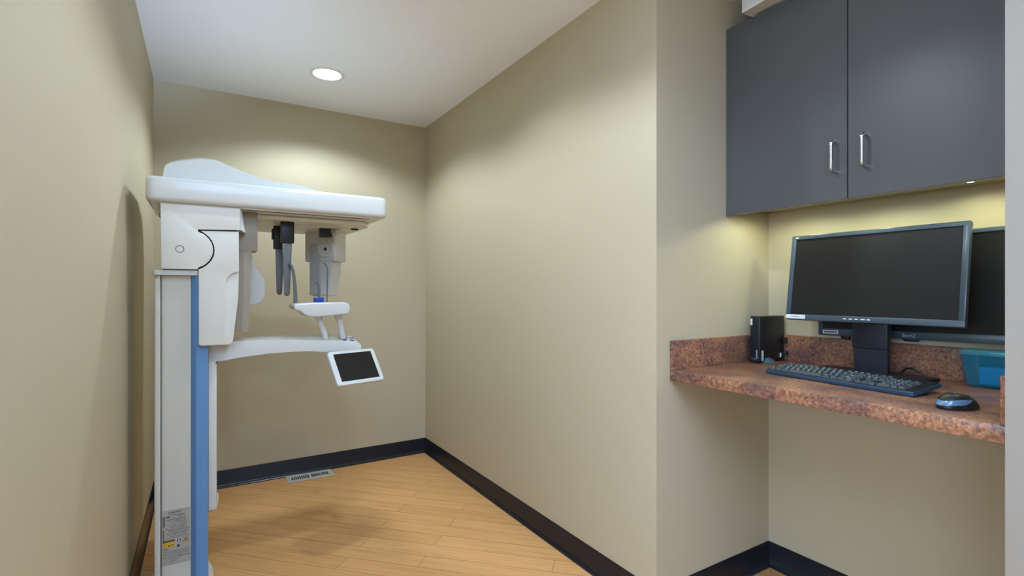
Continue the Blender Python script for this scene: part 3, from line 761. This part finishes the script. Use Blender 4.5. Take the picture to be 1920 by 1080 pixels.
# ------------------------------------------------------------------ mouse
MO = thing('computer_mouse', 'black and steel-blue wireless computer mouse right of the keyboard', 'mouse', (1.625, .497, cz), (0,0,R(-24)))
def mouse_h(x):
    t = (x+.054)/.108
    return .0375*(max(0, math.sin(math.pi*min(1, .17+.74*t)))**.8)*(1-.20*t)+.004
def mouse_pt(u, v, off=0):
    """u around the plan outline, v 0 (table) .. 1 (crown)"""
    cu, su = math.cos(u), math.sin(u)
    px_ = .054*math.copysign(abs(cu)**.92, cu)
    wy = .0315*(1-.16*max(0, cu)-.02*max(0, -cu))
    py_ = wy*math.copysign(abs(su)**.85, su)
    a = v*math.pi/2
    r = max(0, math.cos(a))**.50
    if v < .12: r *= .955 + .045*(v/.12)
    x, y = px_*r, py_*r
    z = .0008 + mouse_h(x)*math.sin(a)**.95
    q = Vector((x, y, z)); q.x *= 1+off*16; q.y *= 1+off*28; q.z += off
    return q
def mouse_shell(f0, f1, off, NU=72, NV=12):
    bm = new(); g_ = []
    for i in range(NU):
        u = 2*math.pi*i/NU; a, b_ = f0(u), f1(u)
        g_.append([bm.verts.new(mouse_pt(u, a+(b_-a)*k/NV, off)) for k in range(NV+1)])
    for i in range(NU):
        j_ = (i+1) % NU
        for k in range(NV): bm.faces.new((g_[i][k], g_[j_][k], g_[j_][k+1], g_[i][k+1]))
    bmesh.ops.remove_doubles(bm, verts=bm.verts, dist=.0002)
    bmesh.ops.recalc_face_normals(bm, faces=bm.faces)
    return bm
def band_lo(u):
    c = math.cos(u); q = min(1, max(0, (c+.30)/.95)); return .20 + .44*q*q*(3-2*q)
def band_hi(u):
    c = math.cos(u); q = min(1, max(0, (c+.05)/1.0)); return .46 + .25*q*q*(3-2*q)
bm = mouse_shell(lambda u: 0, lambda u: 1, 0)
bmesh.ops.holes_fill(bm, edges=[e for e in bm.edges if e.is_boundary])
obj('body', bm, M['black'], MO, world=False, ang=70)
obj('side_band', mouse_shell(band_lo, band_hi, .0005), M['mblue'], MO, world=False, ang=70)
bm = new(); lathe(bm, [(.008,-.003),(.010,-.002),(.010,.002),(.008,.003)], (.026,0,mouse_h(.026)-.0068), 20, 'y'); obj('scroll_wheel', bm, M['teal'], MO, world=False)
bm = new(); lathe(bm, [(.0035,0),(.0035,.001)], (-.008,0,mouse_h(-.008)+.0004), 14); obj('top_mark', bm, M['greyblue'], MO, world=False)

# ------------------------------------------------------------------ blue tub
t = thing('plastic_tub', 'teal-blue translucent plastic tub behind the right side splash', 'tub', (2.06, .53, cz))
tx0, tx1, ty0, ty1 = 2.020, 2.112, .425, .621
def rr(i, z): return [(x, y, z) for x, y in rounded([(tx0+i*.6,ty0+i),(tx1-i*.3,ty0+i),(tx1-i*.3,ty1-i),(tx0+i*.6,ty1-i)], .022, 5)]
bm = new(); loft(bm, [rr(.018,cz+.001), rr(.014,cz+.006), rr(.003,cz+.098), rr(.0055,cz+.098), rr(.0165,cz+.008)])
obj('tub_wall', bm, M['tub'], t, ang=60)
bm = new(); loft(bm, [rr(.0,cz+.0985), rr(-.001,cz+.101), rr(-.001,cz+.109), rr(.004,cz+.112)]); obj('rim_lid', bm, M['tublid'], t, ang=50)
bm = new(); add_box(bm, 2.045, 2.095, .452, .575, cz+.0085, cz+.062, .004); obj('blue_contents', bm, M['tubfill'], t)

# ------------------------------------------------------------------ world, camera, view
w = bpy.data.worlds.new('World'); scene.world = w; w.use_nodes = True
w.node_tree.nodes['Background'].inputs[0].default_value = (.75,.85,1,1); w.node_tree.nodes['Background'].inputs[1].default_value = .6

cd = bpy.data.cameras.new('Camera'); cam = bpy.data.objects.new('Camera', cd); COL.objects.link(cam)
cam.location = (0, 0, 1.214); cam.rotation_euler = (R(90), 0, R(-31.52))
cd.sensor_width = 36; cd.lens = 945.7/1920*36; cd.shift_y = 5/1920; cd.clip_start = .02
scene.camera = cam
vs = scene.view_settings
scene.display_settings.display_device = 'sRGB'
vs.view_transform = 'Standard'; vs.look = 'None'; vs.gamma = 1; vs.exposure = .07; vs.use_curve_mapping = False
